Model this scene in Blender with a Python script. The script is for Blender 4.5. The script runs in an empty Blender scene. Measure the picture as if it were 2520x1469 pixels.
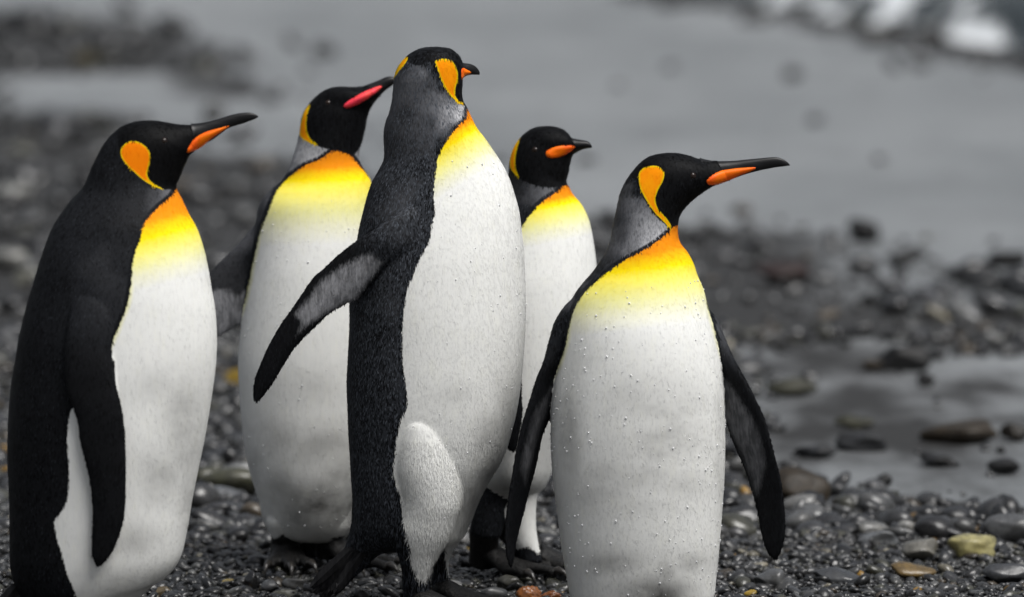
import bpy, bmesh, math, random
import numpy as np
from mathutils import Vector, kdtree
from mathutils.bvhtree import BVHTree

rng = np.random.default_rng(7)
random.seed(7)
SC = bpy.context.scene

# ------------------------------------------------------------------ camera
CAM_H, PITCH, LENS, SENS = 1.5, math.radians(6.1), 200.0, 36.0
PW, PH = 2520.0, 1469.0                      # units the outlines were measured in
TW = SENS / LENS                             # frame width / distance
cam = bpy.data.cameras.new('camera')
cam_o = bpy.data.objects.new('camera', cam)
SC.collection.objects.link(cam_o)
cam.lens, cam.sensor_width, cam.sensor_fit = LENS, SENS, 'HORIZONTAL'
cam.clip_start, cam.clip_end = 0.1, 3000
cam_o.location = (0, 0, CAM_H)
cam_o.rotation_euler = (math.pi / 2 - PITCH, 0, 0)
cam.dof.use_dof = True
cam.dof.focus_distance = 9.2
cam.dof.aperture_fstop = 2.8
SC.camera = cam_o

# ------------------------------------------------------------------ light: bright overcast sky, soft sun high behind the camera
SUN_DIR = Vector((0.36, -0.36, 0.92)).normalized()
sun_el = math.asin(SUN_DIR.z)
sun_az = math.atan2(SUN_DIR.x, SUN_DIR.y)
w = bpy.data.worlds.new('World')
SC.world = w
w.use_nodes = True
nt = w.node_tree
for n in list(nt.nodes):
    nt.nodes.remove(n)
sky = nt.nodes.new('ShaderNodeTexSky')
sky.sky_type = 'NISHITA'
sky.sun_disc = False
sky.sun_elevation = sun_el
sky.sun_rotation = sun_az
sky.air_density, sky.dust_density, sky.ozone_density = 1.0, 4.0, 1.0
hsv = nt.nodes.new('ShaderNodeHueSaturation')
hsv.inputs['Saturation'].default_value = 0.30     # cloud takes the blue out
tc = nt.nodes.new('ShaderNodeTexCoord')
sep = nt.nodes.new('ShaderNodeSeparateXYZ')
mr = nt.nodes.new('ShaderNodeMapRange')           # overcast: zenith about three times the horizon
mr.inputs['From Min'].default_value, mr.inputs['From Max'].default_value = 0.0, 0.9
mr.inputs['To Min'].default_value, mr.inputs['To Max'].default_value = 0.98, 2.7
mul = nt.nodes.new('ShaderNodeVectorMath'); mul.operation = 'SCALE'
bg = nt.nodes.new('ShaderNodeBackground')
bg.inputs['Strength'].default_value = 0.052
wo = nt.nodes.new('ShaderNodeOutputWorld')
nt.links.new(sky.outputs[0], hsv.inputs['Color'])
nt.links.new(tc.outputs['Generated'], sep.inputs[0])
nt.links.new(sep.outputs['Z'], mr.inputs['Value'])
nt.links.new(hsv.outputs[0], mul.inputs[0])
nt.links.new(mr.outputs[0], mul.inputs['Scale'])
nt.links.new(mul.outputs[0], bg.inputs['Color'])
nt.links.new(bg.outputs[0], wo.inputs['Surface'])

sl = bpy.data.lights.new('sun', 'SUN')
sl.energy = 3.0
sl.angle = math.radians(35)
sl.color = (1.0, 0.985, 0.96)
so = bpy.data.objects.new('sun', sl)
SC.collection.objects.link(so)
so.rotation_euler = (-SUN_DIR).to_track_quat('-Z', 'Y').to_euler()
so.location = (3, -4, 8)

SC.view_settings.view_transform = 'Standard'
SC.view_settings.look = 'None'
SC.view_settings.gamma = 1.0
SC.view_settings.exposure = 0.02

# ------------------------------------------------------------------ helpers
FWD = np.array([0, math.cos(PITCH), -math.sin(PITCH)])
UPV = np.array([0, math.sin(PITCH), math.cos(PITCH)])
CP = np.array([0, 0, CAM_H])


def ray(X, Y):
    return FWD + np.array([1., 0, 0]) * ((X - PW / 2) / PW * TW) - UPV * ((Y - PH / 2) / PW * TW)


def at(X, Y, y):
    """point of the sight line through (X, Y) on the upright plane y"""
    r = ray(X, Y)
    return CP + r * (y / r[1])


def ground(X, Y, z=0.0):
    r = ray(X, Y)
    return CP + r * ((z - CAM_H) / r[2])


def to_px(V):
    d = V - CP
    zc = d @ FWD
    return np.stack([PW / 2 + d[:, 0] / zc / TW * PW, PH / 2 - (d @ UPV) / zc / TW * PW], 1)


def smooth_poly(p, n=6):
    p = np.array(p, float)
    m = len(p)
    out = []
    for i in range(m):
        a, b, c, d = p[(i - 1) % m], p[i], p[(i + 1) % m], p[(i + 2) % m]
        for k in range(n):
            t = k / n
            out.append(0.5 * ((2 * b) + (c - a) * t + (2 * a - 5 * b + 4 * c - d) * t * t + (3 * b - a - 3 * c + d) * t ** 3))
    return np.array(out)


def sdf(P, poly):
    """signed distance to a polygon, positive inside"""
    poly = np.asarray(poly, float)
    A, B = poly, np.roll(poly, -1, 0)
    best = np.full(len(P), 1e18)
    inside = np.zeros(len(P), bool)
    for a, b in zip(A, B):
        e = b - a
        l2 = max(e @ e, 1e-12)
        t = np.clip(((P - a) @ e) / l2, 0, 1)
        q = P - (a + t[:, None] * e)
        best = np.minimum(best, (q * q).sum(1))
        if a[1] != b[1]:
            c = (a[1] > P[:, 1]) != (b[1] > P[:, 1])
            xi = a[0] + (P[:, 1] - a[1]) * e[0] / e[1]
            inside ^= c & (P[:, 0] < xi)
    d = np.sqrt(best)
    return np.where(inside, d, -d)


def sstep(x, a, b):
    t = np.clip((x - a) / (b - a), 0, 1)
    return t * t * (3 - 2 * t)


def idw(P, pts, power=3.0):
    pts = np.array(pts, float)
    num = np.zeros(len(P)); den = np.zeros(len(P))
    for x, y, v in pts:
        d = np.hypot(P[:, 0] - x, P[:, 1] - y) + 4.0
        wgt = 1 / d ** power
        num += wgt * v; den += wgt
    return num / den


def catmull(rows, sub):
    rows = np.array(rows, float)
    m = len(rows)
    out = []
    for i in range(m - 1):
        a = rows[max(i - 1, 0)]; b = rows[i]; c = rows[i + 1]; d = rows[min(i + 2, m - 1)]
        for k in range(sub):
            t = k / sub
            out.append(0.5 * ((2 * b) + (c - a) * t + (2 * a - 5 * b + 4 * c - d) * t * t + (3 * b - a - 3 * c + d) * t ** 3))
    out.append(rows[-1])
    return np.array(out)


def loft(rows, y0, seg=88, sub=9):
    """closed tube through rows (xl, yl, xr, yr, half depth, depth of left edge, depth of right edge); all measured in outline units"""
    full = []
    for r in rows:
        r = list(r)
        if len(r) == 5: r += [0, 0]
        if len(r) == 6: r += [r[5]]
        full.append(r)
    R = catmull(full, sub)
    k = y0 * TW / PW
    ang = np.linspace(0, 2 * math.pi, seg, endpoint=False)
    V, F = [], []
    for i, (xl, yl, xr, yr, d, oL, oR) in enumerate(R):
        L = at(xl, yl, y0 + oL * k); Q = at(xr, yr, y0 + oR * k)
        c = (L + Q) / 2; u = (Q - L) / 2
        un = u / max(np.linalg.norm(u), 1e-9)
        v = np.array([0, 1., 0]) - un * un[1]
        v /= np.linalg.norm(v)
        v = v * max(d, 0.5) * k
        V.append(c + np.cos(ang)[:, None] * u + np.sin(ang)[:, None] * v)
    n = len(R)
    V = np.concatenate(V)
    for i in range(n - 1):
        for j in range(seg):
            a = i * seg + j; b = i * seg + (j + 1) % seg
            F.append((a, b, b + seg, a + seg))
    V = np.vstack([V, V[:seg].mean(0), V[(n - 1) * seg:n * seg].mean(0)])
    c0, c1 = n * seg, n * seg + 1
    for j in range(seg):
        F.append((c0, (j + 1) % seg, j))
        F.append((c1, (n - 1) * seg + j, (n - 1) * seg + (j + 1) % seg))
    return V, F


def mesh_obj(name, V, F, mat=None, parent=None, smooth=True):
    me = bpy.data.meshes.new(name)
    me.from_pydata([tuple(v) for v in V], [], [tuple(f) for f in F])
    if smooth:
        me.polygons.foreach_set('use_smooth', [True] * len(me.polygons))
    o = bpy.data.objects.new(name, me)
    SC.collection.objects.link(o)
    if mat: me.materials.append(mat)
    if parent:
        o.parent = parent
        o.matrix_parent_inverse = parent.matrix_world.inverted()
    return o


def big_mesh(name, V, T, cols=None, mat=None):
    """many triangles at once from numpy arrays"""
    me = bpy.data.meshes.new(name)
    me.vertices.add(len(V)); me.loops.add(len(T) * 3); me.polygons.add(len(T))
    me.vertices.foreach_set('co', np.ascontiguousarray(V, np.float32).ravel())
    me.loops.foreach_set('vertex_index', np.ascontiguousarray(T, np.int32).ravel())
    me.polygons.foreach_set('loop_start', np.arange(0, len(T) * 3, 3, dtype=np.int32))
    me.polygons.foreach_set('use_smooth', np.ones(len(T), bool))
    if cols is not None:
        at_ = me.attributes.new('tone', 'FLOAT_COLOR', 'POINT')
        at_.data.foreach_set('color', np.ascontiguousarray(cols, np.float32).ravel())
    me.update(calc_edges=True)
    o = bpy.data.objects.new(name, me)
    SC.collection.objects.link(o)
    if mat: me.materials.append(mat)
    return o


def tag(o, label=None, cat=None, group=None, kind=None):
    if label: o['label'] = label
    if cat: o['category'] = cat
    if group: o['group'] = group
    if kind: o['kind'] = kind
    return o


# ------------------------------------------------------------------ materials
class Mat:
    def __init__(self, name):
        self.m = bpy.data.materials.new(name)
        self.m.use_nodes = True
        self.t = self.m.node_tree
        self.b = self.t.nodes['Principled BSDF']

    def n(self, kind, **kw):
        x = self.t.nodes.new(kind)
        for k, v in kw.items():
            setattr(x, k, v)
        return x

    def link(self, a, b):
        self.t.links.new(a, b)

    def attr(self, name):
        return self.n('ShaderNodeAttribute', attribute_name=name).outputs['Fac']

    def math(self, op, a, b=None, c=None, clamp=False):
        x = self.n('ShaderNodeMath', operation=op, use_clamp=clamp)
        for i, s in enumerate((a, b, c)):
            if s is None: continue
            if isinstance(s, (int, float)): x.inputs[i].default_value = s
            else: self.link(s, x.inputs[i])
        return x.outputs[0]

    def step(self, v, lo, hi, a=0.0, b=1.0):
        x = self.n('ShaderNodeMapRange', interpolation_type='SMOOTHSTEP')
        self.link(v, x.inputs['Value'])
        x.inputs['From Min'].default_value, x.inputs['From Max'].default_value = lo, hi
        x.inputs['To Min'].default_value, x.inputs['To Max'].default_value = a, b
        return x.outputs[0]

    def mix(self, f, a, b, mode='MIX'):
        x = self.n('ShaderNodeMix', data_type='RGBA', blend_type=mode)
        for s, i in ((f, 0), (a, 6), (b, 7)):
            if isinstance(s, (int, float)): x.inputs[i].default_value = s
            elif isinstance(s, tuple): x.inputs[i].default_value = (*s, 1)
            else: self.link(s, x.inputs[i])
        return x.outputs[2]

    def noise(self, scale, detail=3, stretch=None, rough=0.55):
        c = self.n('ShaderNodeTexCoord').outputs['Object']
        if stretch:
            mp = self.n('ShaderNodeMapping')
            mp.inputs['Scale'].default_value = stretch
            self.link(c, mp.inputs['Vector']); c = mp.outputs[0]
        x = self.n('ShaderNodeTexNoise')
        x.inputs['Scale'].default_value = scale
        x.inputs['Detail'].default_value = detail
        x.inputs['Roughness'].default_value = rough
        self.link(c, x.inputs['Vector'])
        return x.outputs['Fac']

    def ramp(self, v, stops):
        x = self.n('ShaderNodeValToRGB')
        el = x.color_ramp.elements
        while len(el) < len(stops): el.new(0.5)
        for e, (p, c) in zip(el, stops):
            e.position = p; e.color = (*c, 1)
        self.link(v, x.inputs[0])
        return x.outputs[0]

    def bump(self, h, strength, dist):
        x = self.n('ShaderNodeBump')
        x.inputs['Strength'].default_value = strength
        x.inputs['Distance'].default_value = dist
        self.link(h, x.inputs['Height'])
        self.link(x.outputs[0], self.b.inputs['Normal'])


def plumage():
    m = Mat('plumage')
    fine = m.noise(420, 3, (1, 1, 0.35))
    mid = m.noise(60, 3, (1, 1, 0.55))
    big = m.noise(9, 4, (1, 1, 1.6), 0.6)
    streak = m.noise(260, 2, (1.0, 1.0, 0.12))
    var = m.attr('fvar')
    # ragged feather edge: distance (outline units / 20) plus noise
    rag = m.math('MULTIPLY', m.math('SUBTRACT', fine, 0.5), 0.55)
    rag = m.math('ADD', rag, m.math('MULTIPLY', m.math('SUBTRACT', var, 0.5), 0.10))
    wmask = m.step(m.math('ADD', m.attr('white'), rag), -0.06, 0.10)
    emask = m.step(m.math('ADD', m.attr('ear'), m.math('MULTIPLY', rag, 0.15)), -0.05, 0.05)
    erim = m.step(m.math('ADD', m.attr('ear'), m.math('MULTIPLY', rag, 0.35)), 0.02, 0.26)
    umask = m.step(m.math('ADD', m.attr('under'), rag), -0.20, 0.75)
    # breast colour runs from the orange throat to the white belly
    ch = m.math('ADD', m.attr('chest'), m.math('MULTIPLY', m.math('SUBTRACT', streak, 0.5), 0.05))
    ch = m.math('ADD', ch, m.math('MULTIPLY', m.math('SUBTRACT', mid, 0.5), 0.05))
    breast = m.ramp(ch, [(0.0, (0.70, 0.20, 0.0)), (0.21, (0.88, 0.29, 0.0)), (0.31, (0.92, 0.55, 0.0)), (0.42, (0.93, 0.74, 0.0)),
                         (0.57, (0.88, 0.81, 0.17)), (0.71, (0.84, 0.82, 0.36)), (0.84, (0.83, 0.82, 0.6)), (1.0, (0.82, 0.825, 0.80))])
    soil = m.math('MULTIPLY', m.attr('soil'), m.step(big, 0.28, 0.68, 0.45, 1.25), None, True)  # belly dirt, plus flank and between-leg shade put into the colour
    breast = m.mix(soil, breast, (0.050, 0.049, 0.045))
    streaks = m.math('MULTIPLY', m.step(streak, 0.35, 0.75, 0.0, 1.0), 0.10)
    isw = m.step(m.attr('chest'), 0.5, 0.8, 0.12, 1.0)
    breast = m.mix(m.math('MULTIPLY', streaks, isw), breast, (0.45, 0.45, 0.45))
    breast = m.mix(m.math('MULTIPLY', m.math('MULTIPLY', m.math('SUBTRACT', 1.0, var), 0.2), isw), breast, (0.42, 0.42, 0.41))
    breast = m.mix(m.math('MULTIPLY', m.math('SUBTRACT', 1.0, isw), m.math('MULTIPLY', var, 0.25)), breast, m.mix(1.0, breast, (0.85, 0.72, 0.3), 'MULTIPLY'))
    # dark side
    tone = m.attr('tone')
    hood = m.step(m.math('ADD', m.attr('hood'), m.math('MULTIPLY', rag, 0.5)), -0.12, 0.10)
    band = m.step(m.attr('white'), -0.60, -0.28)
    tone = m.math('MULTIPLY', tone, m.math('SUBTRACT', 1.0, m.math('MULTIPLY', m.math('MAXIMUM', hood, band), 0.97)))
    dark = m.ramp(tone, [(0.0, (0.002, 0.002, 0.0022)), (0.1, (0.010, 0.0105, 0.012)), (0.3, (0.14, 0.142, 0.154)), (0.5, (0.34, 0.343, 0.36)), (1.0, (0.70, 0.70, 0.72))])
    sheen = m.math('MULTIPLY', m.math('MULTIPLY', m.step(var, 0.40, 1.0), m.attr('tip')), m.math('SUBTRACT', 1.0, m.math('MULTIPLY', hood, 0.75)))
    dark = m.mix(sheen, dark, (0.088, 0.098, 0.116))
    dark = m.mix(m.math('MULTIPLY', m.step(fine, 0.42, 0.7), 0.3), dark, (0.003, 0.003, 0.0035))
    under = m.mix(m.step(m.math('ADD', m.math('MULTIPLY', mid, 0.6), m.math('MULTIPLY', streak, 0.4)), 0.36, 0.66), (0.12, 0.122, 0.13), (0.30, 0.302, 0.32))
    dark = m.mix(m.math('MULTIPLY', umask, m.math('MULTIPLY', m.attr('undertone'), 1.0)), dark, under)
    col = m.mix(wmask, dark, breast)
    ear = m.mix(erim, (0.72, 0.52, 0.0), m.mix(m.step(mid, 0.3, 0.75), (0.90, 0.27, 0.0), m.mix(var, (0.80, 0.24, 0.0), (0.92, 0.36, 0.0))))
    ear = m.mix(m.math('MULTIPLY', m.attr('eardeep'), erim), ear, (0.85, 0.19, 0.0))
    col = m.mix(emask, col, ear)
    m.link(col, m.b.inputs['Base Color'])
    light = m.math('MAXIMUM', wmask, emask)
    m.link(m.step(light, 0, 1, 0.55, 0.8), m.b.inputs['Roughness'])
    m.link(m.step(light, 0, 1, 0.06, 0.10), m.b.inputs['Specular IOR Level'])
    h = m.math('ADD', m.math('MULTIPLY', fine, 0.6), m.math('MULTIPLY', streak, 0.5))
    h = m.math('ADD', h, m.math('MULTIPLY', mid, 0.7))
    m.bump(h, 0.14, 0.001)
    return m.m


def simple(name, col, rough, noise_scale=80, col2=None, bump=0.2, dist=0.002, spec=0.5, stretch=None):
    m = Mat(name)
    nz = m.noise(noise_scale, 4, stretch)
    m.link(m.mix(m.step(nz, 0.35, 0.68), col, col2 or tuple(c * 1.6 for c in col)), m.b.inputs['Base Color'])
    m.b.inputs['Roughness'].default_value = rough
    m.b.inputs['Specular IOR Level'].default_value = spec
    m.bump(nz, bump, dist)
    return m.m


M_PLUM = plumage()
M_BEAK = simple('beak_horn', (0.004, 0.004, 0.0045), 0.36, 120, (0.010, 0.010, 0.011), 0.25, 0.001, 0.25, (0.3, 1, 1.5))
M_FOOT = simple('foot_skin', (0.004, 0.004, 0.004), 0.5, 220, (0.012, 0.0115, 0.011), 0.8, 0.003, 0.25)
M_CLAW = simple('claw_horn', (0.02, 0.018, 0.016), 0.3, 120)
M_EYE = simple('eye_brown', (0.010, 0.005, 0.003), 0.2, 60, None, 0.0, 0.002, 0.35)
M_TAIL = simple('tail_quills', (0.004, 0.004, 0.005), 0.45, 160, (0.014, 0.014, 0.015), 0.6, 0.002, 0.2, (1, 1, 0.1))


def plate_mat(name, a, b):
    m = Mat(name)
    nz = m.noise(40, 3)
    m.link(m.mix(m.step(nz, 0.3, 0.7), a, b), m.b.inputs['Base Color'])
    m.b.inputs['Roughness'].default_value = 0.45
    m.b.inputs['Specular IOR Level'].default_value = 0.2
    return m.m


M_PLATE = plate_mat('mandible_orange', (0.85, 0.17, 0.0), (0.80, 0.10, 0.004))
M_PLATE_PINK = plate_mat('mandible_pink', (0.80, 0.035, 0.09), (0.85, 0.07, 0.06))

mw = Mat('rain_drop')
mw.b.inputs['Base Color'].default_value = (0.8, 0.81, 0.82, 1)   # beads take the white of the feathers they sit on
mw.b.inputs['Roughness'].default_value = 0.04
mw.b.inputs['IOR'].default_value = 1.33
mw.b.inputs['Transmission Weight'].default_value = 0.25
M_DROP = mw.m


def stone_mat(name, r0=0.14, r1=0.34, spec=0.5):
    m = Mat(name)
    tone = m.n('ShaderNodeAttribute', attribute_name='tone').outputs['Color']
    nz = m.noise(70, 5)
    big = m.noise(18, 4)
    c = m.mix(m.math('MULTIPLY', m.step(nz, 0.35, 0.7), 0.55), tone, (0.012, 0.012, 0.012))
    c = m.mix(m.math('MULTIPLY', m.step(big, 0.5, 0.72), 0.35), c, m.mix(1.0, tone, (1.7, 1.65, 1.5), 'MULTIPLY'))
    m.link(c, m.b.inputs['Base Color'])
    m.link(m.step(big, 0.3, 0.7, r0, r1), m.b.inputs['Roughness'])
    m.b.inputs['Specular IOR Level'].default_value = spec
    m.bump(nz, 0.35, 0.004)
    return m.m


M_STONE = stone_mat('wet_stone')
M_DAMP = stone_mat('damp_stone', 0.4, 0.6, 0.25)


def ground_mat():
    m = Mat('wet_sand_and_grit')
    s = m.attr('sand')
    fine = m.noise(160, 4)
    mid = m.noise(5, 5, (1, 0.45, 1))
    big = m.noise(0.9, 4, (1, 0.5, 1))
    s2 = m.step(m.math('ADD', s, m.math('MULTIPLY', m.math('SUBTRACT', mid, 0.5), 0.9)), 0.3, 0.7)
    sand = m.mix(m.step(big, 0.3, 0.7), (0.15, 0.160, 0.166), (0.215, 0.226, 0.233))
    sand = m.mix(m.math('MULTIPLY', m.step(mid, 0.45, 0.75), 0.3), sand, (0.07, 0.07, 0.07))
    grit = m.mix(m.step(fine, 0.35, 0.7), (0.004, 0.004, 0.004), (0.022, 0.0215, 0.02))
    m.link(m.mix(s2, grit, sand), m.b.inputs['Base Color'])
    m.link(m.step(s2, 0, 1, 0.6, 0.42), m.b.inputs['Roughness'])
    h = m.math('ADD', m.math('MULTIPLY', fine, 0.25), m.math('MULTIPLY', mid, 1.0))
    m.bump(h, 0.5, 0.02)
    return m.m


M_GROUND = ground_mat()


def sea_mat():
    m = Mat('sea_water')
    f = m.attr('foam')
    nz = m.noise(3.2, 4)
    fm = m.step(m.math('ADD', f, m.math('MULTIPLY', m.math('SUBTRACT', nz, 0.5), 2.2)), 0.30, 0.95)
    m.link(m.mix(fm, (0.012, 0.020, 0.022), (0.72, 0.75, 0.77)), m.b.inputs['Base Color'])
    m.link(m.step(fm, 0, 1, 0.12, 0.8), m.b.inputs['Roughness'])
    m.b.inputs['IOR'].default_value = 1.33
    m.bump(m.noise(9, 4), 0.5, 0.05)
    return m.m


M_SEA = sea_mat()

# ------------------------------------------------------------------ ground
# where the shingle lies (outlines measured on the ground through the lens, then kept as ground coordinates)
def gpoly(pts):
    return np.array([ground(x, y)[:2] for x, y in pts])


SHINGLE = gpoly([(-900, 225), (0, 250), (200, 285), (420, 365), (600, 380), (760, 415), (900, 425), (1000, 560), (1250, 560), (1480, 520),
                 (1700, 548), (2080, 580), (2520, 630), (3200, 700), (3400, 1400), (3600, 2600), (-1200, 2600), (-1100, 900)])
SANDPATCH = gpoly([(1760, 850), (2100, 838), (2520, 855), (3200, 885), (3200, 1330), (2520, 1262), (2100, 1222), (1950, 1175), (1800, 1130)])
BAR = gpoly([(-900, 40), (-100, 62), (150, 75), (330, 100), (480, 130), (500, 160), (420, 185), (250, 195), (0, 205), (-900, 190)])
BAR2 = gpoly([(425, 205), (500, 200), (575, 215), (600, 235), (540, 245), (440, 230)])


SWASH = gpoly([(1600, -20), (1850, 30), (2150, 98), (2300, 140), (2560, 185), (2800, 230), (2800, 175), (2560, 132), (2400, 100), (2150, 62), (1850, -6), (1750, -40)])  # dark ground strip added in place of the wave's dark front face


def vnoise(x, y, f, seed):
    r = np.random.default_rng(seed)
    out = np.zeros_like(x)
    for k in range(7):
        a = r.uniform(0, 2 * math.pi); q = f * r.uniform(0.6, 1.7)
        out += np.sin((x * math.cos(a) + y * math.sin(a)) * q + r.uniform(0, 6.28))
    return out / 7


def ground_z(x, y):
    near = np.clip((y - 10.2) / 2.0, 0, 1)
    z = vnoise(x, y, 9, 3) * 0.006 + vnoise(x, y, 2.1, 4) * 0.018 * near
    z = z + 0.05 * np.clip((y - 17) / 8, 0, 1) * np.clip((-x) / 2.0, 0, 1)
    return z


def shingle_amount(x, y):
    P = np.stack([x, y], 1)
    far = np.clip((y - 10) / 4, 0, 1)
    wob = vnoise(x, y, 5.0, 31) * 0.35 * far + vnoise(x, y * 0.6, 13.0, 32) * 0.15 * far
    a = (sdf(P, SHINGLE) + wob) / (0.10 + 0.05 * np.clip(y - 9, 0, 20))
    b = (-sdf(P, SANDPATCH) + wob * 0.7) / (0.10 + 0.25 * far)
    c = np.maximum(np.maximum(sdf(P, BAR) + 0.35, sdf(P, BAR2) + 0.2), sdf(P, SWASH) * 1.5 + 0.2) / 0.9 - 0.15 + 0.5 * vnoise(x, y * 0.4, 3.0, 41)
    return np.maximum(np.minimum(a, b), c)


def build_ground():
    xs = np.concatenate([np.linspace(-400, -8, 14), np.linspace(-7, 7, 150), np.linspace(8, 400, 14)])
    ys = np.concatenate([np.linspace(-60, 5, 8), np.linspace(5.5, 13, 110), np.linspace(13.1, 32, 140), np.linspace(33, 900, 24)])
    gx, gy = np.meshgrid(xs, ys)
    x, y = gx.ravel(), gy.ravel()
    z = ground_z(x, y)
    nx, ny = len(xs), len(ys)
    i = np.arange(nx * ny).reshape(ny, nx)
    q = np.stack([i[:-1, :-1], i[:-1, 1:], i[1:, 1:], i[1:, :-1]], -1).reshape(-1, 4)
    T = np.concatenate([q[:, [0, 1, 2]], q[:, [0, 2, 3]]])
    o = big_mesh('beach_ground', np.stack([x, y, z], 1), T, None, M_GROUND)
    s = sstep(-shingle_amount(x, y), -0.6, 0.6)
    band = np.clip((y - 13.0) / 0.8, 0, 1) * np.clip((18.5 - y) / 1.5, 0, 1) * np.clip((x - 0.2) / 0.8, 0, 1)
    pool = np.clip(sdf(np.stack([x, y], 1), SANDPATCH) / 0.3 + 0.5, 0, 1)
    s = s * (1 - pool * np.clip(0.52 + 0.28 * vnoise(x, y * 0.5, 6.0, 55), 0, 0.8))
    s = np.maximum(s, band * np.clip(0.52 + 0.5 * vnoise(x, y * 0.5, 4.0, 77), 0, 0.9))
    o.data.attributes.new('sand', 'FLOAT', 'POINT').data.foreach_set('value', s.astype(np.float32))
    tag(o, None, None, None, 'structure')
    return o


build_ground()


# the sea runs up the beach at the upper right: a low breaking wave
def build_sea():
    A, B = ground(1700, -20)[:2], ground(2560, 140)[:2]
    d = (B - A); ln = np.linalg.norm(d); d /= ln
    nrm = np.array([-d[1], d[0]])
    if nrm[0] < 0: nrm = -nrm
    s = np.linspace(-30, ln + 14, 420)
    t = np.concatenate([np.linspace(0, 3, 70), np.linspace(3.2, 60, 40)])
    S, T_ = np.meshgrid(s, t)
    wob = 0.18 * vnoise(S.ravel(), S.ravel() * 0, 1.6, 12).reshape(S.shape)
    x = A[0] + d[0] * S + nrm[0] * (T_ + wob); y = A[1] + d[1] * S + nrm[1] * (T_ + wob)
    sf = S.ravel(); tf = T_.ravel()
    hcrest = 0.13 + 0.05 * vnoise(sf, sf * 0, 2.3, 5)
    rise = sstep(tf, 0.0, 0.22)
    z = -0.02 + rise * hcrest * (0.55 + 0.45 * np.exp(-((tf - 0.3) / 0.35) ** 2)) + 0.03 * vnoise(sf, tf, 5, 8) * rise
    z += 0.10 * np.exp(-((tf - 1.5) / 0.3) ** 2)
    foam = np.exp(-((tf - 0.30) / 0.16) ** 2) * (0.30 + 0.5 * vnoise(sf, sf * 0, 2.2, 21)) + 0.45 * np.exp(-((tf - 1.6) / 0.5) ** 2) + 0.16 * (tf > 0.5)
    # whitest where the crest spills (measured on the photo)
    for X, Y, r, a in ((2185, 70, 0.8, 0.95), (2210, 30, .8, .8), (2360, 88, 0.7, 0.9), (2430, 94, .7, .8), (2492, 122, 0.6, 0.8), (1880, 4, .8, .6), (1960, 14, .8, .7), (2040, 24, .8, .6)):
        p = ground(X, Y, 0.05)[:2]
        foam += a * np.exp(-(((x.ravel() - p[0]) / 0.10) ** 2 + ((y.ravel() - p[1]) / r / 1.2) ** 2))
    nx, ny = len(s), len(t)
    i = np.arange(nx * ny).reshape(ny, nx)
    q = np.stack([i[:-1, :-1], i[:-1, 1:], i[1:, 1:], i[1:, :-1]], -1).reshape(-1, 4)
    T = np.concatenate([q[:, [0, 1, 2]], q[:, [0, 2, 3]]])
    o = big_mesh('sea_water', np.stack([x.ravel(), y.ravel(), z + 0.03], 1), T, None, M_SEA)
    o.data.attributes.new('foam', 'FLOAT', 'POINT').data.foreach_set('value', foam.astype(np.float32))
    tag(o, None, None, None, 'structure')


build_sea()


# ------------------------------------------------------------------ stones
def ico(sub):
    bm = bmesh.new()
    bmesh.ops.create_icosphere(bm, subdivisions=sub, radius=1)
    V = np.array([v.co[:] for v in bm.verts]); F = np.array([[v.index for v in f.verts] for f in bm.faces])
    bm.free()
    return V, F


def stone_shape(V, r, lumps=0.16, flat=False):
    """a worn stone: sphere with a few planed facets and low lumps"""
    P = V.copy()
    for _ in range(r.integers(4, 8)):
        n = r.normal(size=3); n /= np.linalg.norm(n)
        c = r.uniform(0.55, 0.9)
        d = P @ n
        P -= np.where(d > c, (d - c) * 0.85, 0)[:, None] * n
    for _ in range(5):
        k = r.normal(size=3) * 1.8
        P *= (1 + lumps * 0.4 * np.sin(P @ k + r.uniform(0, 6.28)))[:, None]
    return P


I2V, I2F = ico(2)
I4V, I4F = ico(4)
SHAPES = [stone_shape(I2V, np.random.default_rng(100 + i)) for i in range(14)]
PALETTE = np.array([(0.030, 0.031, 0.033), (0.045, 0.046, 0.049), (0.065, 0.066, 0.068), (0.020, 0.020, 0.021), (0.052, 0.052, 0.040),
                    (0.095, 0.097, 0.098), (0.060, 0.048, 0.034), (0.16, 0.16, 0.155), (0.30, 0.17, 0.03), (0.24, 0.22, 0.17)])
PWT = np.array([0.24, 0.22, 0.15, 0.16, 0.08, 0.07, 0.04, 0.02, 0.008, 0.012]); PWT /= PWT.sum()


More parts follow.
